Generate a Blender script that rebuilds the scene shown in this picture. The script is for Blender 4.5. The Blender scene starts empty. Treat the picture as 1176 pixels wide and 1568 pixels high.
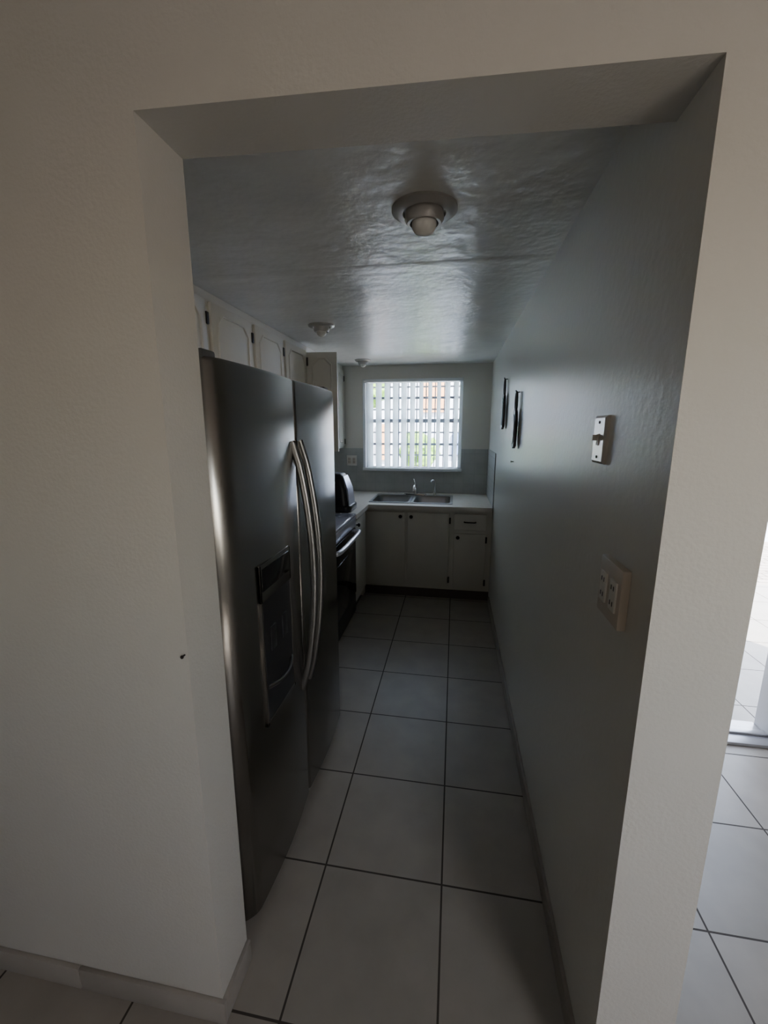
import bpy, bmesh, math, random
from mathutils import Matrix, Vector
random.seed(4)
H=1.6
C=bpy.context.scene.collection

# ------------------------------------------------------------------ materials
def mat(name,col,rough=0.5,metal=0.0,var=0.0,vscale=3.0,bump=0.0,bscale=60.0,aniso=0.0,coat=0.0,emis=None,es=0.0,rvar=0.0,spec=0.5,col2=None,bump2=0.0,b2scale=4.0):
    m=bpy.data.materials.new(name); m.use_nodes=True
    nt=m.node_tree; N=nt.nodes; L=nt.links
    b=N["Principled BSDF"]
    b.inputs["Base Color"].default_value=(*col,1); b.inputs["Roughness"].default_value=rough
    b.inputs["Metallic"].default_value=metal
    b.inputs["Specular IOR Level"].default_value=spec
    b.inputs["Coat Weight"].default_value=coat
    tc=N.new("ShaderNodeTexCoord")
    if var>0 or rvar>0 or col2:
        n=N.new("ShaderNodeTexNoise"); n.inputs["Scale"].default_value=vscale; n.inputs["Detail"].default_value=5
        L.new(tc.outputs["Object"],n.inputs["Vector"])
        r=N.new("ShaderNodeValToRGB")
        c2=col2 if col2 else tuple(max(0,c*(1-var)) for c in col)
        c1=col if col2 else tuple(min(1,c*(1+var)) for c in col)
        r.color_ramp.elements[0].color=(*c2,1); r.color_ramp.elements[1].color=(*c1,1)
        r.color_ramp.elements[0].position=0.3; r.color_ramp.elements[1].position=0.7
        L.new(n.outputs["Fac"],r.inputs["Fac"]); L.new(r.outputs["Color"],b.inputs["Base Color"])
        if rvar>0:
            mr=N.new("ShaderNodeMapRange"); mr.inputs["From Min"].default_value=0.2; mr.inputs["From Max"].default_value=0.8
            mr.inputs["To Min"].default_value=rough-rvar; mr.inputs["To Max"].default_value=rough+rvar
            L.new(n.outputs["Fac"],mr.inputs["Value"]); L.new(mr.outputs["Result"],b.inputs["Roughness"])
    if bump>0:
        n2=N.new("ShaderNodeTexNoise"); n2.inputs["Scale"].default_value=bscale; n2.inputs["Detail"].default_value=3
        L.new(tc.outputs["Object"],n2.inputs["Vector"])
        bp=N.new("ShaderNodeBump"); bp.inputs["Strength"].default_value=bump; bp.inputs["Distance"].default_value=0.01
        L.new(n2.outputs["Fac"],bp.inputs["Height"]); L.new(bp.outputs["Normal"],b.inputs["Normal"])
        if bump2>0:
            n3=N.new("ShaderNodeTexNoise"); n3.inputs["Scale"].default_value=b2scale; n3.inputs["Detail"].default_value=3
            L.new(tc.outputs["Object"],n3.inputs["Vector"])
            bq=N.new("ShaderNodeBump"); bq.inputs["Strength"].default_value=bump2; bq.inputs["Distance"].default_value=0.02
            L.new(n3.outputs["Fac"],bq.inputs["Height"]); L.new(bq.outputs["Normal"],bp.inputs["Normal"])
    if aniso>0:
        b.inputs["Anisotropic"].default_value=aniso
        t=N.new("ShaderNodeTangent"); t.direction_type='RADIAL'; t.axis='Z'
        L.new(t.outputs["Tangent"],b.inputs["Tangent"])
    if emis:
        b.inputs["Emission Color"].default_value=(*emis,1); b.inputs["Emission Strength"].default_value=es
    return m

def tile_mat(name,c1,c2,mortar,w,hh,ox,oy,ms,rough,axes='XY',offset=0.0,bumpd=0.3):
    m=bpy.data.materials.new(name); m.use_nodes=True
    nt=m.node_tree; N=nt.nodes; L=nt.links; b=N["Principled BSDF"]
    tc=N.new("ShaderNodeTexCoord"); sep=N.new("ShaderNodeSeparateXYZ"); L.new(tc.outputs["Object"],sep.inputs[0])
    cmb=N.new("ShaderNodeCombineXYZ")
    for i,(a,o) in enumerate(zip(axes,(ox,oy))):
        ad=N.new("ShaderNodeMath"); ad.operation='SUBTRACT'; ad.inputs[1].default_value=o-40*(w if i==0 else hh)
        L.new(sep.outputs[a],ad.inputs[0]); L.new(ad.outputs[0],cmb.inputs[i])
    br=N.new("ShaderNodeTexBrick"); br.offset=offset; br.squash=1
    br.inputs["Scale"].default_value=1; br.inputs["Brick Width"].default_value=w; br.inputs["Row Height"].default_value=hh
    br.inputs["Mortar Size"].default_value=ms; br.inputs["Mortar Smooth"].default_value=0.1; br.inputs["Bias"].default_value=0
    br.inputs["Color1"].default_value=(*c1,1); br.inputs["Color2"].default_value=(*c2,1); br.inputs["Mortar"].default_value=(*mortar,1)
    L.new(cmb.outputs[0],br.inputs["Vector"])
    n=N.new("ShaderNodeTexNoise"); n.inputs["Scale"].default_value=7; n.inputs["Detail"].default_value=8
    L.new(tc.outputs["Object"],n.inputs["Vector"])
    mr=N.new("ShaderNodeMapRange"); mr.inputs["From Min"].default_value=0.3; mr.inputs["From Max"].default_value=0.7
    mr.inputs["To Min"].default_value=0.9; mr.inputs["To Max"].default_value=1.06
    L.new(n.outputs["Fac"],mr.inputs["Value"])
    mx=N.new("ShaderNodeVectorMath"); mx.operation='SCALE'
    L.new(br.outputs["Color"],mx.inputs[0]); L.new(mr.outputs["Result"],mx.inputs["Scale"])
    L.new(mx.outputs[0],b.inputs["Base Color"])
    r2=N.new("ShaderNodeMapRange"); r2.inputs["To Min"].default_value=rough; r2.inputs["To Max"].default_value=0.9
    L.new(br.outputs["Fac"],r2.inputs["Value"]); L.new(r2.outputs["Result"],b.inputs["Roughness"])
    bp=N.new("ShaderNodeBump"); bp.invert=True; bp.inputs["Strength"].default_value=bumpd; bp.inputs["Distance"].default_value=0.004
    L.new(br.outputs["Fac"],bp.inputs["Height"]); L.new(bp.outputs["Normal"],b.inputs["Normal"])
    return m

M={}
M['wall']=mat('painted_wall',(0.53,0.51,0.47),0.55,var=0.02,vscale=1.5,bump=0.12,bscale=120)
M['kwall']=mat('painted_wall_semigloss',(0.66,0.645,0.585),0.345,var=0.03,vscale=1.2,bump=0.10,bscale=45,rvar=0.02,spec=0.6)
M['kceil']=mat('ceiling_semigloss',(0.72,0.71,0.67),0.32,var=0.07,vscale=4.0,bump=0.22,bscale=24,bump2=0.55,b2scale=5,spec=1.0)
M['dark']=mat('taupe_paint',(0.31,0.28,0.25),0.7,var=0.04,bump=0.1,bscale=100)
M['floor']=tile_mat('floor_tile',(0.335,0.305,0.268),(0.305,0.28,0.248),(0.055,0.046,0.04),0.4285,0.4285,0.005,1.221,0.0034,0.36)
M['base']=mat('baseboard_tile',(0.31,0.285,0.255),0.4,var=0.06,vscale=8)
M['splash']=tile_mat('backsplash_tile',(0.44,0.455,0.44),(0.43,0.445,0.43),(0.38,0.39,0.38),0.108,0.108,0,0.905,0.0015,0.35,axes='XZ')
M['splashr']=tile_mat('backsplash_tile_side',(0.44,0.455,0.44),(0.43,0.445,0.43),(0.38,0.39,0.38),0.108,0.108,0,0.905,0.0015,0.35,axes='YZ')
M['cab']=mat('cabinet_paint',(0.66,0.64,0.57),0.42,var=0.03,vscale=4,bump=0.05,bscale=30)
M['kick']=mat('toe_kick_paint',(0.10,0.08,0.07),0.6,var=0.1)
M['counter']=mat('countertop_laminate',(0.70,0.66,0.60),0.35,var=0.04,vscale=25)
M['black']=mat('black_plastic',(0.015,0.015,0.017),0.35,var=0.1)
M['iron']=mat('black_iron_hardware',(0.02,0.016,0.014),0.5,metal=0.5,var=0.2,vscale=40)
M['steel']=mat('brushed_stainless',(0.27,0.258,0.24),0.25,metal=1.0,var=0.04,vscale=3,aniso=0.6)
M['steel2']=mat('sink_steel',(0.34,0.34,0.34),0.32,metal=1.0,var=0.05)
M['handle']=mat('satin_steel_handle',(0.25,0.245,0.24),0.34,metal=1.0,var=0.04,vscale=10)
M['chrome']=mat('chrome',(0.75,0.75,0.75),0.08,metal=1.0,var=0.02)
M['satin']=mat('satin_nickel_plate',(0.62,0.60,0.56),0.28,metal=0.75,var=0.03)
M['fside']=mat('fridge_side',(0.06,0.06,0.06),0.5,var=0.1,bump=0.1,bscale=200)
M['glassblk']=mat('black_glass',(0.008,0.008,0.009),0.12,var=0.1,spec=0.35)
M['cook']=mat('ceramic_cooktop',(0.42,0.42,0.49),0.12,var=0.05,coat=0.4)
M['whitepl']=mat('white_plastic',(0.72,0.70,0.64),0.4,var=0.03,vscale=10)
M['ivory']=mat('ivory_plastic',(0.60,0.54,0.46),0.4,var=0.04,vscale=10)
M['bulb']=mat('frosted_bulb',(0.78,0.76,0.70),0.25,var=0.03)
M['fixt']=mat('fixture_metal',(0.45,0.43,0.40),0.38,metal=0.3,var=0.05)
M['frame']=mat('window_frame_white',(0.78,0.80,0.82),0.4,var=0.02)
M['bar']=mat('security_bar_paint',(0.30,0.32,0.37),0.5,var=0.1)
M['silver']=mat('silver_plastic',(0.60,0.60,0.66),0.28,metal=0.6,var=0.05)
M['dkwood']=mat('dark_wood',(0.03,0.022,0.018),0.4,var=0.3,vscale=20)
M['greywood']=mat('grey_wood',(0.34,0.35,0.35),0.5,var=0.2,vscale=20)
M['thresh']=mat('aluminium_threshold',(0.5,0.5,0.52),0.35,metal=0.8,var=0.1)
M['door']=mat('door_paint',(0.34,0.35,0.38),0.45,var=0.04)
M['stucco']=mat('stucco_orange',(0.75,0.36,0.16),0.9,var=0.1,bump=0.3,bscale=30)
M['stuccow']=mat('stucco_white',(0.66,0.74,0.88),0.9,var=0.06,bump=0.3,bscale=30)
M['blue']=mat('blue_shutter',(0.14,0.26,0.62),0.6,var=0.1)
M['leaf']=mat('leaves',(0.26,0.48,0.05),0.6,col2=(0.06,0.20,0.02),var=0.3,vscale=9)
M['bark']=mat('bark',(0.16,0.10,0.06),0.9,var=0.3,vscale=20)
M['paver']=tile_mat('paver_brick',(0.36,0.32,0.28),(0.43,0.38,0.34),(0.12,0.10,0.085),0.22,0.11,0,0,0.008,0.8,offset=0.5)
M['wicker']=mat('wicker',(0.09,0.05,0.02),0.7,col2=(0.03,0.015,0.008),var=0.3,vscale=60,bump=0.6,bscale=80)
m=bpy.data.materials.new('vertical_blind_vinyl'); m.use_nodes=True
nt=m.node_tree; N=nt.nodes; L=nt.links; b=N["Principled BSDF"]; out=N["Material Output"]
tr=N.new("ShaderNodeBsdfTranslucent"); tr.inputs[0].default_value=(0.80,0.89,0.94,1)
nz=N.new("ShaderNodeTexNoise"); nz.inputs["Scale"].default_value=30
rp=N.new("ShaderNodeValToRGB"); rp.color_ramp.elements[0].color=(0.68,0.74,0.77,1); rp.color_ramp.elements[1].color=(0.80,0.85,0.88,1)
L.new(nz.outputs["Fac"],rp.inputs["Fac"]); L.new(rp.outputs["Color"],b.inputs["Base Color"])
mx=N.new("ShaderNodeMixShader"); mx.inputs[0].default_value=0.65
L.new(b.outputs[0],mx.inputs[1]); L.new(tr.outputs[0],mx.inputs[2]); L.new(mx.outputs[0],out.inputs[0])
M['blind']=m

# ------------------------------------------------------------------ mesh helpers
def finish(name,bm,m,smooth=None):
    bmesh.ops.recalc_face_normals(bm,faces=bm.faces[:])
    me=bpy.data.meshes.new(name); bm.to_mesh(me); bm.free()
    o=bpy.data.objects.new(name,me); C.objects.link(o)
    for mm in (m if isinstance(m,(list,tuple)) else [m]): me.materials.append(mm)
    if smooth is not None:
        me.shade_smooth(); me.set_sharp_from_angle(angle=math.radians(smooth))
    return o
def addbox(bm,x0,x1,y0,y1,z0,z1,bev=0.0,mi=0):
    t=bmesh.new()
    bmesh.ops.create_cube(t,size=1,matrix=Matrix.Translation(((x0+x1)/2,(y0+y1)/2,(z0+z1)/2))@Matrix.Diagonal((x1-x0,y1-y0,z1-z0,1)))
    if bev>0: bmesh.ops.bevel(t,geom=t.edges[:],offset=bev,segments=2,affect='EDGES',profile=0.5)
    for f in t.faces: f.material_index=mi
    me=bpy.data.meshes.new('t'); t.to_mesh(me); t.free(); bm.from_mesh(me); bpy.data.meshes.remove(me)
def boxes(name,lst,m,bev=0.0):
    bm=bmesh.new()
    for q in lst: addbox(bm,*q[:6],bev=bev,mi=(q[6] if len(q)>6 else 0))
    return finish(name,bm,m,smooth=35 if bev>0 else None)
def box(name,x0,x1,y0,y1,z0,z1,m,bev=0.0): return boxes(name,[(x0,x1,y0,y1,z0,z1)],m,bev)
def loft(name,loops,m,cap0=True,cap1=True,smooth=35,closed=True):
    bm=bmesh.new(); V=[[bm.verts.new(p) for p in l] for l in loops]; n=len(loops[0])
    for a,b in zip(V,V[1:]):
        for i in range(n if closed else n-1):
            j=(i+1)%n
            bm.faces.new((a[i],a[j],b[j],b[i]))
    if cap0: bm.faces.new(V[0][::-1])
    if cap1: bm.faces.new(V[-1])
    return finish(name,bm,m,smooth)
def rrect(cx,cy,w,d,r,z,n=5):
    P=[]
    for (sx,sy,a0) in ((1,1,0),(-1,1,90),(-1,-1,180),(1,-1,270)):
        for i in range(n+1):
            a=math.radians(a0+90*i/n)
            P.append((cx+sx*(w/2-r)+r*math.cos(a),cy+sy*(d/2-r)+r*math.sin(a),z))
    return P
def lathe(name,prof,loc,m,axis='Z',n=40,smooth=40):
    loops=[]
    for r,t in prof:
        l=[]
        for i in range(n):
            a=2*math.pi*i/n; c,s=max(r,1e-4)*math.cos(a),max(r,1e-4)*math.sin(a)
            p={'Z':(c,s,t),'X':(t,c,s),'Y':(c,t,s)}[axis]
            l.append(tuple(p[k]+loc[k] for k in range(3)))
        loops.append(l)
    return loft(name,loops,m,True,True,smooth)
def catmull(P,k=8):
    P=[Vector(p) for p in P]; Q=[2*P[0]-P[1]]+P+[2*P[-1]-P[-2]]; R=[]
    for i in range(1,len(Q)-2):
        for j in range(k):
            t=j/k; a,b,c,d=Q[i-1:i+3]
            R.append(0.5*((2*b)+(c-a)*t+(2*a-5*b+4*c-d)*t*t+(3*b-a-3*c+d)*t**3))
    R.append(P[-1]); return R
def tube(name,pts,r,m,k=8,n=14,sm=True,ry=None,side=None):
    P=catmull(pts,k) if sm else [Vector(p) for p in pts]
    loops=[]; up=Vector(side) if side else Vector((0.13,0.21,0.97)).normalized()
    for i,p in enumerate(P):
        t=(P[min(i+1,len(P)-1)]-P[max(i-1,0)]).normalized()
        s=t.cross(up)
        if s.length<1e-3: s=t.cross(Vector((1,0,0)))
        s.normalize(); u=s.cross(t).normalized()
        rr=r if not callable(r) else r(i/(len(P)-1))
        r2=ry or rr
        loops.append([tuple(p+s*rr*math.cos(2*math.pi*q/n)+u*r2*math.sin(2*math.pi*q/n)) for q in range(n)])
    return loft(name,loops,m,True,True,50)
def prism(name,poly,fn,t0,t1,m,bev=0,smooth=35):
    return loft(name,[[fn(u,v,t0) for u,v in poly],[fn(u,v,t1) for u,v in poly]],m,True,True,smooth)
def group(name,parts,loc=None):
    if loc is None:
        mn=Vector((1e9,)*3); mxx=-mn
        for p in parts:
            for v in p.data.vertices:
                for k in range(3): mn[k]=min(mn[k],v.co[k]); mxx[k]=max(mxx[k],v.co[k])
        loc=Vector(((mn.x+mxx.x)/2,(mn.y+mxx.y)/2,mn.z))
    e=bpy.data.objects.new(name,None); e.empty_display_size=0.1; e.location=loc; C.objects.link(e)
    for p in parts:
        p.parent=e; p.matrix_parent_inverse=Matrix.Translation(-Vector(loc))
    return e

# ------------------------------------------------------------------ key planes
XR=0.36; XR2=0.518; XJ=-0.576; XL=-1.52
YF=0.774; YB=0.912; YW=4.576; ZC=2.256; ZS=2.135; ZC2=2.60
YD=2.165; YS=-1.95
WX0,WX1,WZ0,WZ1=-0.985,0.07,1.152,2.115
ZSL,ZSR=2.148,2.120   # the header was built slightly out of level

box('floor',-3.3,3.3,YS-0.15,YW+0.15,-0.08,0.0,M['floor'])
o=boxes('wall_front',[(-3.15,XJ,YF,YB,0,ZC2),(XJ,XR,YF,YB,ZS,ZC2),(XR,XR2,YF,YB,ZS,ZC2)],M['wall'])
for v in o.data.vertices:
    if abs(v.co.z-ZS)<1e-4: v.co.z = ZSL if v.co.x<XJ+0.01 else ZSR
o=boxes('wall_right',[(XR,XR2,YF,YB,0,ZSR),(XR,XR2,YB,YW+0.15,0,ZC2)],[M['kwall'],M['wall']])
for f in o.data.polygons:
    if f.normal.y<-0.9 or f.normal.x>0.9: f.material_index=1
box('wall_left',XL-0.15,XL,YB,YW+0.15,0,ZC2,M['kwall'])
boxes('wall_back',[(XL,WX0,YW,YW+0.15,0,ZC2),(WX1,XR,YW,YW+0.15,0,ZC2),(WX0,WX1,YW,YW+0.15,0,WZ0),(WX0,WX1,YW,YW+0.15,WZ1,ZC2)],M['kwall'])
boxes('ceiling',[(XL,XR,YB,YW,ZC,ZC2)],M['kceil'])
loft('trim_ceiling_seam',[[(x,1.83,ZC+0.001),(x,1.85,ZC-0.001),(x,1.875,ZC-0.0022),(x,1.91,ZC-0.001),(x,1.95,ZC+0.001)] for x in (XL+0.01,XR-0.002)],M['kceil'],smooth=80)
box('ceiling_living',-3.3,3.3,YS-0.15,YF,ZC2,ZC2+0.12,M['dark'])
box('ceiling_entry',XR2,3.3,YF,YD+0.15,ZC2,ZC2+0.12,M['dark'])
DX0,DX1=0.93,1.70
boxes('wall_entry',[(XR2,DX0,YD,YD+0.15,0,ZC2),(DX1,3.15,YD,YD+0.15,0,ZC2),(DX0,DX1,YD,YD+0.15,2.06,ZC2)],M['wall'])
box('wall_east',3.0,3.15,YS,YD,0,ZC2,M['dark'])
box('wall_west',-3.15,-3.0,YS,YF,0,ZC2,M['dark'])
SX0,SX1,SZ0,SZ1=1.5,2.8,1.2,2.1
boxes('wall_south',[(-3.15,SX0,YS-0.15,YS,0,ZC2),(SX1,3.15,YS-0.15,YS,0,ZC2),(SX0,SX1,YS-0.15,YS,0,SZ0),(SX0,SX1,YS-0.15,YS,SZ1,ZC2)],M['dark'])
y0,y1=YS-0.10,YS-0.05; sm=(SX0+SX1)/2
boxes('window_2',[(SX0,SX1,y0,y1,SZ0,SZ0+0.05),(SX0,SX1,y0,y1,SZ1-0.05,SZ1),(SX0,SX0+0.05,y0,y1,SZ0,SZ1),(SX1-0.05,SX1,y0,y1,SZ0,SZ1),(sm-0.02,sm+0.02,y0,y1,SZ0,SZ1)],M['frame'])

boxes('baseboard_right',[(XR-0.012,XR,YF+0.0,3.75,0,0.075)],M['base'],0.002)
boxes('baseboard_front',[(-3.0,-1.02,YF-0.012,YF,0,0.075),(-1.017,XJ+0.012,YF-0.012,YF,0,0.075),(XJ,XJ+0.012,YF,YB,0,0.075)],M['base'],0.002)
boxes('baseboard_partition',[(XR-0.012,XR2+0.012,YF-0.012,YF,0,0.075),(XR2,XR2+0.012,YF,YD,0,0.075)],M['base'],0.002)

boxes('trim_backsplash',[(XL+0.0,WX0,YW-0.008,YW,0.906,1.386),(WX1,XR-0.008,YW-0.008,YW,0.906,1.386),(WX0,WX1,YW-0.008,YW,0.906,WZ0-0.012)],M['splash'])
box('trim_backsplash_side',XR-0.008,XR,3.78,YW,0.906,1.386,M['splashr'])

# ------------------------------------------------------------------ kitchen window
p=[]
fw=0.035
p.append(boxes('frame',[(WX0,WX0+fw,YW+0.02,YW+0.09,WZ0,WZ1),(WX1-fw,WX1,YW+0.02,YW+0.09,WZ0,WZ1),(WX0,WX1,YW+0.02,YW+0.09,WZ1-fw,WZ1),(WX0,WX1,YW+0.02,YW+0.09,WZ0,WZ0+fw)],M['frame'],0.003))
z4=[WZ0+(WZ1-WZ0)*k for k in (0.29,0.55,0.80)]
p.append(boxes('awning_rails',[(WX0+fw,WX1-fw,YW+0.04,YW+0.07,z-(0.02 if i==1 else 0.012),z+(0.02 if i==1 else 0.012)) for i,z in enumerate(z4)],M['bar'],0.002))
p.append(boxes('sill',[(WX0-0.012,WX1+0.012,YW-0.035,YW+0.03,WZ0-0.01,WZ0+0.022),(WX0-0.012,WX0+0.02,YW-0.012,YW+0.02,WZ0,WZ1)],M['frame'],0.004))
group('window_1',p)
bars=[]
xb=WX0+0.06
while xb<WX1:
    bars.append((xb-0.006,xb+0.006,YW+0.17,YW+0.182,WZ0-0.05,WZ1+0.05)); xb+=0.10
for z in [WZ0-0.02]+[WZ0+(WZ1-WZ0)*k for k in (0.16,0.42,0.68,0.93)]:
    bars.append((WX0-0.05,WX1+0.05,YW+0.165,YW+0.187,z-0.008,z+0.008))
for xx in (WX0-0.04,WX1+0.03):
    for zz in (WZ0,WZ1-0.03): bars.append((xx,xx+0.012,YW+0.15,YW+0.187,zz,zz+0.012))
boxes('window_security_bars',bars,M['bar'])
bm=bmesh.new(); ns=11; pitch=(WX1-WX0-0.05)/ns
for i in range(ns):
    cx=WX0+0.03+pitch*(i+0.5); ang=math.radians(random.uniform(52,68)); hw=0.044
    P=[]
    for k in range(5):
        t=(k/4-0.5)*2; bow=0.006*(1-t*t)
        x=cx+hw*t*math.cos(ang)-bow*math.sin(ang); y=YW-0.0+hw*t*math.sin(ang)+bow*math.cos(ang)
        P.append((x,y))
    a=[bm.verts.new((x,y-0.02,WZ0+0.03)) for x,y in P]; b_=[bm.verts.new((x,y-0.02,WZ1-0.04)) for x,y in P]
    for k in range(4): bm.faces.new((a[k],a[k+1],b_[k+1],b_[k]))
sl=finish('slats',bm,M['blind'],60)
rail=box('head_rail',WX0+0.005,WX1-0.005,YW-0.035,YW+0.01,WZ1-0.035,WZ1-0.002,M['frame'],0.004)
group('vertical_blinds',[sl,rail])

# ------------------------------------------------------------------ refrigerator
FY0,FYs,FY1=0.957,1.472,2.0; FZ0,FZ1=0.055,1.77; XF=-0.572
def door_prof(y0,y1,r0,r1,z):
    P=[(XF-0.085,y0,z)]
    n=8
    for i in range(n+1):
        a=math.radians(90*i/n); P.append((XF-r0+r0*math.sin(a),y0+r0-r0*math.cos(a),z))
    for i in range(1,8):
        t=i/8; y=y0+r0+(y1-r1-y0-r0)*t; P.append((XF+0.012*math.sin(math.pi*t),y,z))
    for i in range(n+1):
        a=math.radians(90*i/n); P.append((XF-r1+r1*math.cos(a),y1-r1+r1*math.sin(a),z))
    P.append((XF-0.085,y1,z)); return P
p=[]
p.append(box('cabinet_body',-1.44,XF-0.09,FY0+0.004,FY1-0.004,0.04,1.745,M['fside'],0.006))
def slab(nm,y0,y1,r0,r1):
    def sh(z,s):
        return [(x-(0.006*s if x>XF-0.08 else 0),y,z) for x,y,_ in door_prof(y0,y1,r0,r1,z)]
    return loft(nm,[sh(FZ0,1),sh(FZ0+0.006,0),sh(FZ1-0.008,0),sh(FZ1,1)],M['steel'],True,True,40)
p.append(slab('freezer_door',FY0,FYs-0.004,0.065,0.012))
p.append(slab('fresh_food_door',FYs+0.004,FY1,0.012,0.042))
p.append(box('door_gasket',XF-0.09,XF-0.03,FYs-0.006,FYs+0.006,FZ0+0.01,FZ1-0.02,M['black']))
p.append(boxes('hinge_covers',[(XF-0.15,XF-0.03,FY0+0.01,FY0+0.07,1.745,1.79),(XF-0.15,XF-0.03,FY1-0.07,FY1-0.01,1.745,1.79)],M['fside'],0.006))
p.append(boxes('kick_grille',[(XF-0.12,XF-0.06,FY0+0.02,FY1-0.02,0.01,0.05)]+[(XF-0.06,XF-0.052,FY0+0.04+k*0.03,FY0+0.055+k*0.03,0.015,0.045) for k in range(32)],M['black'],0.0))
for k,(yy) in enumerate((FY0+0.05,FY1-0.05)):
    p.append(lathe('roller_%d'%(k+1),[(0.001,0),(0.025,0),(0.025,0.03),(0.001,0.03)],(XF-0.10,yy,0.0),M['black']))
    p.append(lathe('rear_roller_%d'%(k+1),[(0.001,0),(0.025,0),(0.025,0.045),(0.001,0.045)],(-1.35,yy,0.0),M['black']))
for nm,yy,s in (('freezer_handle',FYs-0.038,-1),('fresh_food_handle',FYs+0.038,1)):
    pts=[]
    zt,zb=1.555,0.575
    for i in range(13):
        t=i/12; z=zb+(zt-zb)*t
        pts.append((XF-0.002+0.066*math.sin(math.pi*t)**0.75,yy,z))
    p.append(tube(nm,pts,0.010,M['handle'],k=4,n=12,ry=0.014,side=(1,0,0)))
dy0,dy1,dz0,dz1=1.10,1.335,0.66,1.20
def xf(y): return XF+0.012*math.sin(math.pi*(y-FY0-0.042)/(FYs-FY0-0.058))
xd=xf(1.2)
p.append(boxes('dispenser_frame',[(xd-0.03,xd+0.003,dy0,dy0+0.010,dz0,dz1),(xd-0.03,xd+0.003,dy1-0.010,dy1,dz0,dz1),(xd-0.03,xd+0.003,dy0,dy1,dz1-0.12,dz1),(xd-0.03,xd+0.003,dy0,dy1,dz0,dz0+0.015)],M['steel'],0.0015))
p.append(box('dispenser_display',xd+0.002,xd+0.006,dy0+0.012,dy1-0.012,dz1-0.085,dz1-0.015,M['glassblk'],0.0015))
p.append(box('dispenser_recess',xd-0.02,xd+0.001,dy0+0.010,dy1-0.010,dz0+0.014,dz1-0.115,M['black']))
p.append(boxes('dispenser_paddles',[(xd+0.0,xd+0.006,1.15,1.19,0.90,0.98),(xd+0.0,xd+0.006,1.24,1.28,0.90,0.98)],M['black'],0.002))
p.append(tube('dispenser_tray',[(xd,dy0+0.02,0.79),(xd+0.015,1.17,0.782),(xd+0.02,1.22,0.78),(xd+0.015,1.27,0.782),(xd,dy1-0.02,0.79)],0.006,M['handle']))
group('refrigerator',p)

# ------------------------------------------------------------------ base cabinets + counters
CZ=0.905
def knob(nm,loc,d='Y'):
    s=-1 if d=='Y' else 1
    return lathe(nm,[(0.001,0),(0.007,0),(0.007,s*0.012),(0.016,s*0.016),(0.017,s*0.024),(0.010,s*0.031),(0.001,s*0.032)],loc,M['iron'],axis=d,n=20)
CY=3.80
p=[]
p.append(boxes('carcass',[(-0.83,XR-0.002,CY,YW-0.01,0.10,0.66),(-0.83,-0.81,CY,YW-0.01,0.66,0.868),(0.0,0.02,CY,YW-0.01,0.66,0.868),(XR-0.034,XR-0.014,CY,YW-0.01,0.66,0.868),(-0.83,XR-0.002,CY,CY+0.02,0.66,0.868),(-0.83,XR-0.014,YW-0.03,YW-0.01,0.66,0.868)],M['cab']))
p.append(box('toe_kick',-0.83,XR-0.002,CY+0.03,CY+0.05,0.0,0.10,M['kick']))
dF=CY-0.018
for nm,x0,x1,z0,z1 in (('door_left',-0.815,-0.435,0.125,0.838),('door_middle',-0.41,-0.025,0.125,0.838),('door_right',0.02,0.305,0.125,0.655),('drawer_front',0.02,0.305,0.69,0.838)):
    p.append(box(nm,x0,x1,dF,CY,z0,z1,M['cab'],0.005))
for i,(x,z) in enumerate(((-0.475,0.80),(-0.375,0.80),(0.055,0.62))): p.append(knob('knob_%d'%(i+1),(x,dF,z)))
p.append(tube('drawer_pull',[(0.11,dF,0.765),(0.115,dF-0.02,0.765),(0.16,dF-0.024,0.765),(0.205,dF-0.02,0.765),(0.21,dF,0.765)],0.006,M['iron']))
hz=[]
for x,zs in ((-0.02,(0.20,0.77)),(0.31,(0.19,0.60)),(-0.822,(0.19,0.77))):
    for z in zs: hz.append((x-0.008,x+0.008,CY-0.022,CY,z-0.028,z+0.028))
p.append(boxes('hinges',hz,M['iron'],0.002))
group('sink_base_cabinet',p)
for nm,y0,y1 in (('base_cabinet',3.30,3.76),('base_cabinet.001',2.02,2.535)):
    q=[box('carcass',XL+0.01,-0.815,y0,y1,0.10,0.866,M['cab']),box('toe_kick',-0.90,-0.88,y0,y1,0,0.10,M['kick']),box('door',-0.815,-0.797,y0+0.02,y1-0.03,0.125,0.838,M['cab'],0.004),knob('knob',(-0.797,y0+0.06,0.8),'X')]
    group(nm,q)
box('base_cabinet_corner',XL+0.01,-0.835,3.765,YW-0.01,0.0,0.866,M['cab'])
sx0,sx1,sy0,sy1=-0.80,0.0,3.88,4.40
boxes('countertop',[(XL+0.002,sx0+0.01,CY-0.04,YW-0.01,0.868,CZ),(sx1-0.01,XR-0.010,CY-0.04,YW-0.01,0.868,CZ),(sx0+0.01,sx1-0.01,CY-0.04,sy0+0.01,0.868,CZ),(sx0+0.01,sx1-0.01,sy1-0.01,YW-0.01,0.868,CZ),(XL+0.002,-0.775,3.29,CY-0.04,0.868,CZ)],M['counter'])
box('countertop.001',XL+0.002,-0.775,2.02,2.54,0.868,CZ,M['counter'],0.003)
p=[]
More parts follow.
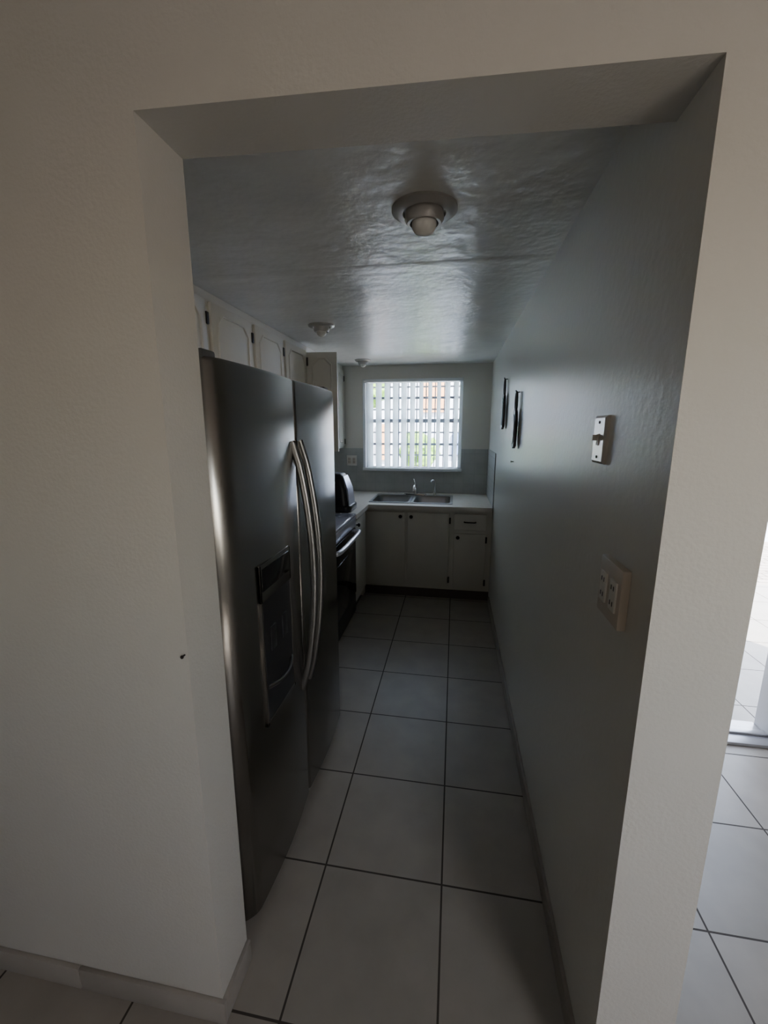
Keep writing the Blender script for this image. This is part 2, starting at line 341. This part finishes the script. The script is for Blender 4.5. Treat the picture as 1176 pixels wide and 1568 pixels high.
for i,(a,b_) in enumerate(((sx0,-0.4),(-0.4,sx1))):
    cx=(a+b_)/2; w=b_-a; cy=(sy0+sy1)/2; d=sy1-sy0
    p.append(loft('bowl_%d'%(i+1),[rrect(cx,cy,w,d,0.012,CZ+0.001),rrect(cx,cy,w-0.004,d-0.004,0.012,CZ+0.006),rrect(cx,cy-0.02,w-0.05,d-0.09,0.05,CZ+0.006),rrect(cx,cy-0.02,w-0.058,d-0.098,0.05,CZ-0.004),rrect(cx,cy-0.02,w-0.075,d-0.115,0.05,CZ-0.16),rrect(cx,cy-0.02,w-0.12,d-0.16,0.04,CZ-0.175),rrect(cx,cy-0.02,0.08,0.08,0.039,CZ-0.178)],M['steel2'],False,True,50))
group('kitchen_sink',p)
p=[]
fx,fy=-0.395,4.375
p.append(loft('base_plate',[rrect(fx,fy,0.24,0.045,0.02,CZ+0.0065),rrect(fx,fy,0.23,0.04,0.018,CZ+0.018)],M['chrome']))
p.append(lathe('body',[(0.001,0),(0.022,0),(0.018,0.03),(0.017,0.07),(0.020,0.08),(0.012,0.105),(0.001,0.108)],(fx,fy,CZ+0.018),M['chrome']))
p.append(tube('spout',[(fx,fy,CZ+0.06),(fx,fy-0.05,CZ+0.10),(fx,fy-0.12,CZ+0.115),(fx,fy-0.16,CZ+0.095),(fx,fy-0.165,CZ+0.07)],0.010,M['chrome']))
p.append(tube('lever',[(fx,fy,CZ+0.12),(fx-0.01,fy+0.01,CZ+0.15),(fx-0.02,fy+0.02,CZ+0.17)],0.006,M['chrome']))
group('kitchen_faucet',p)
p=[lathe('base',[(0.001,0),(0.018,0),(0.015,0.02),(0.010,0.03),(0.001,0.03)],(-0.19,fy,CZ+0.0065),M['chrome']),
   tube('neck',[(-0.19,fy,CZ+0.03),(-0.19,fy,CZ+0.11),(-0.195,fy-0.01,CZ+0.155),(-0.215,fy-0.03,CZ+0.165),(-0.23,fy-0.045,CZ+0.15)],0.008,M['chrome'])]
group('sink_sprayer',p)

# ------------------------------------------------------------------ range
RY0,RY1=2.548,3.282; RX=-0.785
p=[box('body',XL+0.015,RX-0.03,RY0,RY1,0.06,0.895,M['fside'],0.004),
 box('cooktop',XL+0.015,RX+0.005,RY0,RY1,0.893,0.915,M['cook'],0.006),
 box('oven_door',RX-0.03,RX,RY0+0.006,RY1-0.006,0.235,0.80,M['glassblk'],0.006),
 box('control_strip',RX-0.03,RX+0.002,RY0+0.004,RY1-0.004,0.81,0.888,M['silver'],0.006),
 box('oven_window',RX-0.002,RX+0.003,RY0+0.12,RY1-0.12,0.38,0.64,M['glassblk'],0.002),
 box('storage_drawer',RX-0.03,RX-0.004,RY0+0.006,RY1-0.006,0.07,0.222,M['black'],0.006),
 box('backguard',XL+0.015,XL+0.075,RY0,RY1,0.915,1.10,M['silver'],0.01),
 tube('oven_handle',[(RX-0.005,RY0+0.05,0.775),(RX+0.045,RY0+0.07,0.778),(RX+0.055,(RY0+RY1)/2,0.78),(RX+0.045,RY1-0.07,0.778),(RX-0.005,RY1-0.05,0.775)],0.017,M['silver'])]
for i,(bx,by,r) in enumerate(((-1.0,2.74,0.10),(-1.0,3.09,0.08),(-1.3,2.74,0.08),(-1.3,3.09,0.10))):
    p.append(lathe('burner_ring_%d'%(i+1),[(r-0.006,0.0),(r,0.0),(r,0.0012),(r-0.006,0.0012),(r-0.006,0.0)],(bx,by,0.915),M['fside']))
for i in range(4):
    p.append(lathe('control_knob_%d'%(i+1),[(0.001,0),(0.02,0),(0.018,0.02),(0.001,0.022)],(XL+0.075,2.65+0.18*i,1.01),M['black'],axis='X',n=20))
for i,(xx,yy) in enumerate(((-0.87,RY0+0.05),(-0.87,RY1-0.05),(-1.44,RY0+0.05),(-1.44,RY1-0.05))):
    p.append(lathe('foot_%d'%(i+1),[(0.001,0),(0.02,0),(0.015,0.065),(0.001,0.065)],(xx,yy,0),M['black'],n=16))
group('kitchen_range',p)

# ------------------------------------------------------------------ coffee maker on the counter
cx,cy=-0.965,3.47
p=[loft('base',[rrect(cx,cy,0.24,0.27,0.05,CZ),rrect(cx,cy,0.25,0.28,0.055,CZ+0.01),rrect(cx,cy,0.25,0.28,0.055,CZ+0.045),rrect(cx,cy,0.24,0.27,0.05,CZ+0.055)],M['black']),
 loft('housing',[rrect(cx-0.01,cy,0.22,0.25,0.05,CZ+0.05),rrect(cx-0.015,cy,0.205,0.235,0.05,CZ+0.18),rrect(cx-0.03,cy,0.17,0.21,0.05,CZ+0.28),rrect(cx-0.035,cy,0.14,0.18,0.05,CZ+0.315),rrect(cx-0.035,cy,0.08,0.12,0.03,CZ+0.325)],M['black'],smooth=60),
 loft('side_panel',[[(cx+0.098,cy-0.10,CZ+0.05),(cx+0.108,cy-0.10,CZ+0.05),(cx+0.108,cy+0.10,CZ+0.05),(cx+0.098,cy+0.10,CZ+0.05)],[(cx+0.08,cy-0.09,CZ+0.19),(cx+0.093,cy-0.09,CZ+0.19),(cx+0.093,cy+0.09,CZ+0.19),(cx+0.08,cy+0.09,CZ+0.19)],[(cx+0.04,cy-0.07,CZ+0.30),(cx+0.052,cy-0.07,CZ+0.30),(cx+0.052,cy+0.07,CZ+0.30),(cx+0.04,cy+0.07,CZ+0.30)]],M['silver']),
 tube('handle',[(cx-0.02,cy-0.09,CZ+0.25),(cx-0.02,cy-0.16,CZ+0.24),(cx-0.02,cy-0.165,CZ+0.15),(cx-0.02,cy-0.11,CZ+0.12)],0.011,M['black'])]
group('coffee_maker',p)

# ------------------------------------------------------------------ upper cabinets
UX=-1.216; yb=[0.93,1.53,2.008,2.475,2.94,3.41,3.90,4.24,YW-0.01]
UZ1=ZC-0.002
def oct_ring(nm,y0,y1,z0,z1,x0,th=0.008,w=0.014,c=0.05,swap=None):
    def oc(i):
        a,b_,d,e=y0+i,y1-i,z0+i,z1-i; k=c*1.0
        return [(a,d+k),(a+k,d),(b_-k,d),(b_,d+k),(b_,e-k),(b_-k,e),(a+k,e),(a,e-k)]
    f=swap or (lambda u,v,x:(x,u,v))
    L_=[[f(u,v,x0) for u,v in oc(0)],[f(u,v,x0+th) for u,v in oc(w*0.3)],[f(u,v,x0+th) for u,v in oc(w*0.7)],[f(u,v,x0) for u,v in oc(w)]]
    return loft(nm,L_,M['cab'],False,False,30)
def uppers(name,ks,extra=[]):
    p=list(extra); segs=[]
    for k in ks:
        y0,y1=yb[k],yb[k+1]; zb=1.84 if y1<2.05 else 1.39
        if k==5:
            segs.extend([(XL+0.005,XL+0.02,y0,y1,zb,UZ1),(XL+0.02,UX,y0,y1,UZ1-0.05,UZ1),(XL+0.02,UX,y0,y1,zb,zb+0.02),(XL+0.02,UX,y0,y0+0.018,zb,UZ1),(XL+0.02,UX,y1-0.018,y1,zb,UZ1),(XL+0.02,UX-0.02,y0,y1,1.80,1.818)])
        else:
            segs.append((XL+0.005,UX,y0,y1,zb,UZ1))
            d0,d1=y0+0.022,y1-0.022
            p.append(box('door_%d'%(k+1),UX,UX+0.018,d0,d1,zb+0.02,UZ1-0.045,M['cab'],0.004))
            p.append(oct_ring('molding_%d'%(k+1),d0+0.045,d1-0.045,zb+0.06,UZ1-0.085,UX+0.017))
            hh=[]
            for z in (UZ1-0.13,zb+0.07): hh.append((UX,UX+0.024,y1-0.03,y1-0.008,z-0.028,z+0.028))
            p.append(boxes('hinges_%d'%(k+1),hh,M['iron'],0.002))
    p.append(boxes('carcass',segs,M['cab']))
    group(name,p)
ang=math.radians(84); w=0.25
def od(u,v,t):
    ca,sa=math.cos(ang),math.sin(ang)
    return (UX+0.004+u*sa+t*ca, 3.425+u*ca-t*sa, v)
ex=[loft('open_door',[[od(0,1.41,-0.009),od(w,1.41,-0.009),od(w,1.41,0.009),od(0,1.41,0.009)],[od(0,UZ1-0.05,-0.009),od(w,UZ1-0.05,-0.009),od(w,UZ1-0.05,0.009),od(0,UZ1-0.05,0.009)]],M['cab']),
 oct_ring('open_door_molding',0.04,w-0.04,1.45,UZ1-0.09,0.008,swap=od),
 boxes('open_door_hinges',[(UX-0.002,UX+0.02,3.40,3.42,z-0.03,z+0.03) for z in (UZ1-0.12,1.48)],M['iron'],0.002)]
uppers('upper_cabinet_over_fridge',[0,1])
uppers('upper_cabinet',[2,3,4,5,6,7],ex)

# ------------------------------------------------------------------ ceiling lights
def clight(name,x,y,s=1.0):
    z=ZC
    q=[lathe('trim_ring',[(0.001,0),(0.100*s,0),(0.100*s,-0.006),(0.092*s,-0.012),(0.066*s,-0.014),(0.062*s,-0.006),(0.001,-0.006)],(x,y,z),M['fixt'],n=48),
       lathe('lamp_cup',[(0.040*s,-0.006),(0.058*s,-0.010),(0.060*s,-0.030),(0.052*s,-0.042),(0.044*s,-0.042),(0.044*s,-0.012)],(x,y,z),M['fixt'],n=48)]
    pr=[(0.001,-0.008)]+[(0.038*s*math.cos(math.radians(a)),-0.042-0.034*s*math.sin(math.radians(a))) for a in range(-50,90,10)]+[(0.001,-0.042-0.034*s)]
    q.append(lathe('bulb',pr,(x,y,z),M['bulb'],n=36,smooth=80))
    return group(name,q,Vector((x,y,z)))
clight('ceiling_light',-0.114,1.43)
clight('ceiling_light.001',-0.877,2.787,0.85)
clight('ceiling_light.002',-0.91,4.20,0.8)

# ------------------------------------------------------------------ switch, outlets
y,z=1.12,1.573
p=[loft('plate',[[(XR,y-0.042,z-0.058),(XR,y+0.042,z-0.058),(XR,y+0.042,z+0.058),(XR,y-0.042,z+0.058)],[(XR-0.006,y-0.042,z-0.058),(XR-0.006,y+0.042,z-0.058),(XR-0.006,y+0.042,z+0.058),(XR-0.006,y-0.042,z+0.058)],[(XR-0.011,y-0.036,z-0.052),(XR-0.011,y+0.036,z-0.052),(XR-0.011,y+0.036,z+0.052),(XR-0.011,y-0.036,z+0.052)]],M['satin']),
   box('toggle_bezel',XR-0.013,XR-0.010,y-0.008,y+0.008,z-0.014,z+0.014,M['ivory']),
   box('toggle',XR-0.025,XR-0.011,y-0.004,y+0.004,z-0.002,z+0.012,M['whitepl'],0.001)]
for i,dz in enumerate((-0.042,0.042)): p.append(lathe('screw_%d'%(i+1),[(0.001,0),(0.004,0),(0.003,-0.002),(0.001,-0.002)],(XR-0.011,y,z+dz),M['iron'],axis='X',n=12))
group('light_switch',p)
def duplex(name,fn,w,hh,dep,mm):
    def bx(nm,a0,a1,b0,b1,c0,c1,mt,bev=0.0):
        P=[fn(a0,b0,c0),fn(a1,b1,c1)]
        return box(nm,min(P[0][0],P[1][0]),max(P[0][0],P[1][0]),min(P[0][1],P[1][1]),max(P[0][1],P[1][1]),min(P[0][2],P[1][2]),max(P[0][2],P[1][2]),mt,bev)
    q=[bx('plate',-w/2,w/2,-hh/2,hh/2,0,dep,mm,0.003)]
    for i,o in enumerate((-w*0.23,w*0.23)):
        q.append(bx('receptacle_%d'%(i+1),o-w*0.14,o+w*0.14,-0.034,0.034,dep-0.001,dep+0.004,M['whitepl'] if mm!=M['whitepl'] else M['ivory'],0.0015))
        for nm,sa,sb in (('a',-0.008,0.012),('b',0.005,0.012),('c',-0.008,-0.022),('d',0.005,-0.022)):
            q.append(bx('slots_%s_%d'%(nm,i+1),o+sa,o+sa+0.003,sb,sb+0.010,dep+0.003,dep+0.0046,M['black']))
    return group(name,q)
duplex('wall_outlet',lambda a,b,c:(XR-c,0.930+a,1.253+b),0.125,0.13,0.018,M['ivory'])
duplex('wall_outlet.001',lambda a,b,c:(-1.126+a,YW-0.008-c,1.25+b),0.115,0.115,0.006,M['whitepl'])

# ------------------------------------------------------------------ hanging wall decor
def plaque(name,y,z,s,m2):
    def f(u,v,t): return (XR-0.012-t, y+u*s, z+v*s)
    loop=[(0.02*math.sin(a)*1.6-0.0,0.11+0.055*math.cos(a)) for a in [2*math.pi*i/24 for i in range(25)]]
    q=[tube('hanging_loop',[f(u,v,0.006) for u,v in loop],0.006,M['dkwood'],k=2,n=10)]
    body=[(-0.045,0.055),(-0.02,0.07),(0.02,0.07),(0.05,0.05),(0.062,0.0),(0.06,-0.08),(0.045,-0.14),(0.0,-0.155),(-0.045,-0.14),(-0.06,-0.08),(-0.062,0.0)]
    q.append(prism('board',body,f,0.0,0.016,M['dkwood']))
    q.append(prism('inlay',[(u*0.75,v*0.75-0.012) for u,v in body],f,0.0155,0.020,m2))
    q.append(tube('hook',[(XR,y,z+0.165*s),(XR-0.02,y,z+0.163*s),(XR-0.024,y,z+0.175*s)],0.003,M['iron']))
    return group(name,q)
plaque('wall_plaque',3.22,1.765,1.1,M['greywood'])
plaque('wall_plaque.001',2.57,1.64,1.0,M['black'])
lathe('wall_nail',[(0.001,0.0),(0.003,0),(0.003,-0.012),(0.006,-0.013),(0.006,-0.016),(0.001,-0.016)],(XR,2.68,1.40),M['iron'],axis='X',n=12)
lathe('wall_nail.001',[(0.001,0.0),(0.002,0),(0.002,-0.008),(0.004,-0.009),(0.004,-0.011),(0.001,-0.011)],(XJ-0.008,YF,1.10),M['iron'],axis='Y',n=12)

# ------------------------------------------------------------------ entry door
q=[boxes('frame',[(DX0,DX0+0.04,YD-0.01,YD+0.16,0,2.06),(DX1,DX1+0.05,YD-0.015,YD,0,2.10),(DX1-0.035,DX1,YD+0.0,YD+0.16,0,2.06),(DX0,DX1,YD-0.01,YD+0.16,2.02,2.06)],M['door'],0.003),
boxes('threshold',[(DX0+0.04,DX1-0.035,YD-0.02,YD+0.17,0,0.018),(DX0+0.04,DX1-0.035,YD+0.05,YD+0.09,0.018,0.030)],M['thresh'],0.003)]
group('door_1',q)
p=[loft('woven_body',[rrect(-1.46,0.60,0.22,0.22,0.08,0.0),rrect(-1.46,0.60,0.27,0.27,0.09,0.12),rrect(-1.46,0.60,0.29,0.29,0.1,0.22),rrect(-1.46,0.60,0.27,0.27,0.09,0.22),rrect(-1.46,0.60,0.25,0.25,0.09,0.1)],M['wicker'],smooth=50),
   tube('rim',[(-1.46+0.14*math.cos(a),0.60+0.14*math.sin(a),0.225) for a in [2*math.pi*i/20 for i in range(21)]],0.010,M['wicker'],k=2,n=8)]
group('wicker_basket',p)

# ------------------------------------------------------------------ outside
box('ground_paving',-14,16,-12,22,-0.16,-0.085,M['paver'])
boxes('neighbor_house',[(-7,0.6,9.5,12,-0.085,2.7,1),(-3.2,-2.1,9.44,9.5,1.0,2.2,2),(-0.75,-0.25,9.42,9.5,1.95,2.7,0),(-1.75,-1.45,9.42,9.5,0.9,1.7,0),(0.6,7,10.4,13,-0.085,2.5,1),(-0.05,0.35,9.42,9.5,1.0,1.5,2),(1.5,2.6,10.34,10.4,0.9,2.1,2)],[M['stucco'],M['stuccow'],M['blue']])
box('garden_wall',0.9,14,7.0,7.2,-0.085,1.5,M['stuccow'])
def bush(name,x,y,r,hh,n,trunk=True):
    bm=bmesh.new()
    for i in range(n):
        a=random.uniform(0,6.28); rr=random.uniform(0,r*0.7); rz=random.uniform(-0.5,0.5)*r
        s=random.uniform(0.35,0.6)*r
        t=bmesh.new(); bmesh.ops.create_icosphere(t,subdivisions=3,radius=s)
        for v in t.verts: v.co*=random.uniform(0.82,1.15)
        bmesh.ops.translate(t,vec=(x+rr*math.cos(a),y+rr*math.sin(a),hh+rz),verts=t.verts)
        me=bpy.data.meshes.new('t'); t.to_mesh(me); t.free(); bm.from_mesh(me); bpy.data.meshes.remove(me)
    q=[finish('foliage',bm,M['leaf'])]
    q.append(tube('trunk',[(x,y,-0.085),(x+0.03,y,hh*0.5),(x,y,hh)],0.06,M['bark'],n=10))
    group(name,q)
bush('garden_tree',-1.85,7.6,0.5,2.5,14)
bush('garden_shrub',-0.62,6.9,0.36,1.2,12)
bush('garden_shrub.001',-2.2,7.0,0.5,0.6,10)

# ------------------------------------------------------------------ light
w=bpy.data.worlds.new('sky'); bpy.context.scene.world=w; w.use_nodes=True
N=w.node_tree.nodes; L=w.node_tree.links; bg=N['Background']
sky=N.new('ShaderNodeTexSky'); sky.sky_type='NISHITA'; sky.sun_disc=False; sky.sun_elevation=math.radians(48); sky.sun_rotation=math.radians(140)
hs=N.new('ShaderNodeHueSaturation'); hs.inputs['Saturation'].default_value=0.55
L.new(sky.outputs[0],hs.inputs['Color']); L.new(hs.outputs[0],bg.inputs[0]); bg.inputs[1].default_value=2.4
s=bpy.data.lights.new('sun','SUN'); s.energy=42; s.angle=0.01; s.color=(1,0.95,0.88)
so=bpy.data.objects.new('sun',s); so.rotation_euler=Vector((-0.45,0.55,-0.75)).to_track_quat('-Z','Y').to_euler(); C.objects.link(so)
def area(name,loc,d,sx,sy,e,col,portal=False):
    l=bpy.data.lights.new(name,'AREA'); l.shape='RECTANGLE'; l.size=sx; l.size_y=sy; l.energy=e; l.color=col
    if portal: l.cycles.is_portal=True
    o=bpy.data.objects.new(name,l); o.location=loc; o.rotation_euler=Vector(d).to_track_quat('-Z','Z' if abs(d[2])<0.9 else 'Y').to_euler(); C.objects.link(o); return o
area('window_portal',((WX0+WX1)/2,YW+0.145,(WZ0+WZ1)/2),(0,-1,0),WX1-WX0,WZ1-WZ0,1,(1,1,1),True)
area('door_portal',((DX0+DX1)/2,YD+0.16,1.03),(0,-1,0),DX1-DX0,2.05,1,(1,1,1),True)
area('living_window_daylight',(sm,YS-0.03,(SZ0+SZ1)/2),(0,1,0),SX1-SX0-0.1,SZ1-SZ0-0.1,8,(1.0,0.88,0.73))
def bulb(nm,loc,e,r,col):
    l=bpy.data.lights.new(nm,'POINT'); l.energy=e; l.shadow_soft_size=r; l.color=col
    o=bpy.data.objects.new(nm,l); o.location=loc; C.objects.link(o)
bulb('fridge_highlight_light',(1.2,-1.0,1.62),5,0.03,(1,0.86,0.70))  # unseen point source added for the highlight on the fridge's near door edge
bulb('living_fill_light',(-0.45,-0.9,1.8),4.5,0.12,(1,0.88,0.74))  # unseen soft fill light added to lift the far cabinets

# ------------------------------------------------------------------ camera
cam=bpy.data.cameras.new('camera'); co=bpy.data.objects.new('camera',cam); C.objects.link(co)
r=Vector((0.9863,0.1647,0.0)); f=Vector((-0.1615,0.9672,-0.196)).normalized(); r=(r-f*r.dot(f)).normalized(); u=r.cross(f)
co.matrix_world=Matrix(((r.x,u.x,-f.x,0),(r.y,u.y,-f.y,0),(r.z,u.z,-f.z,H),(0,0,0,1)))
cam.sensor_fit='HORIZONTAL'; cam.sensor_width=36; cam.lens=640/1176*36; cam.clip_start=0.02
bpy.context.scene.camera=co
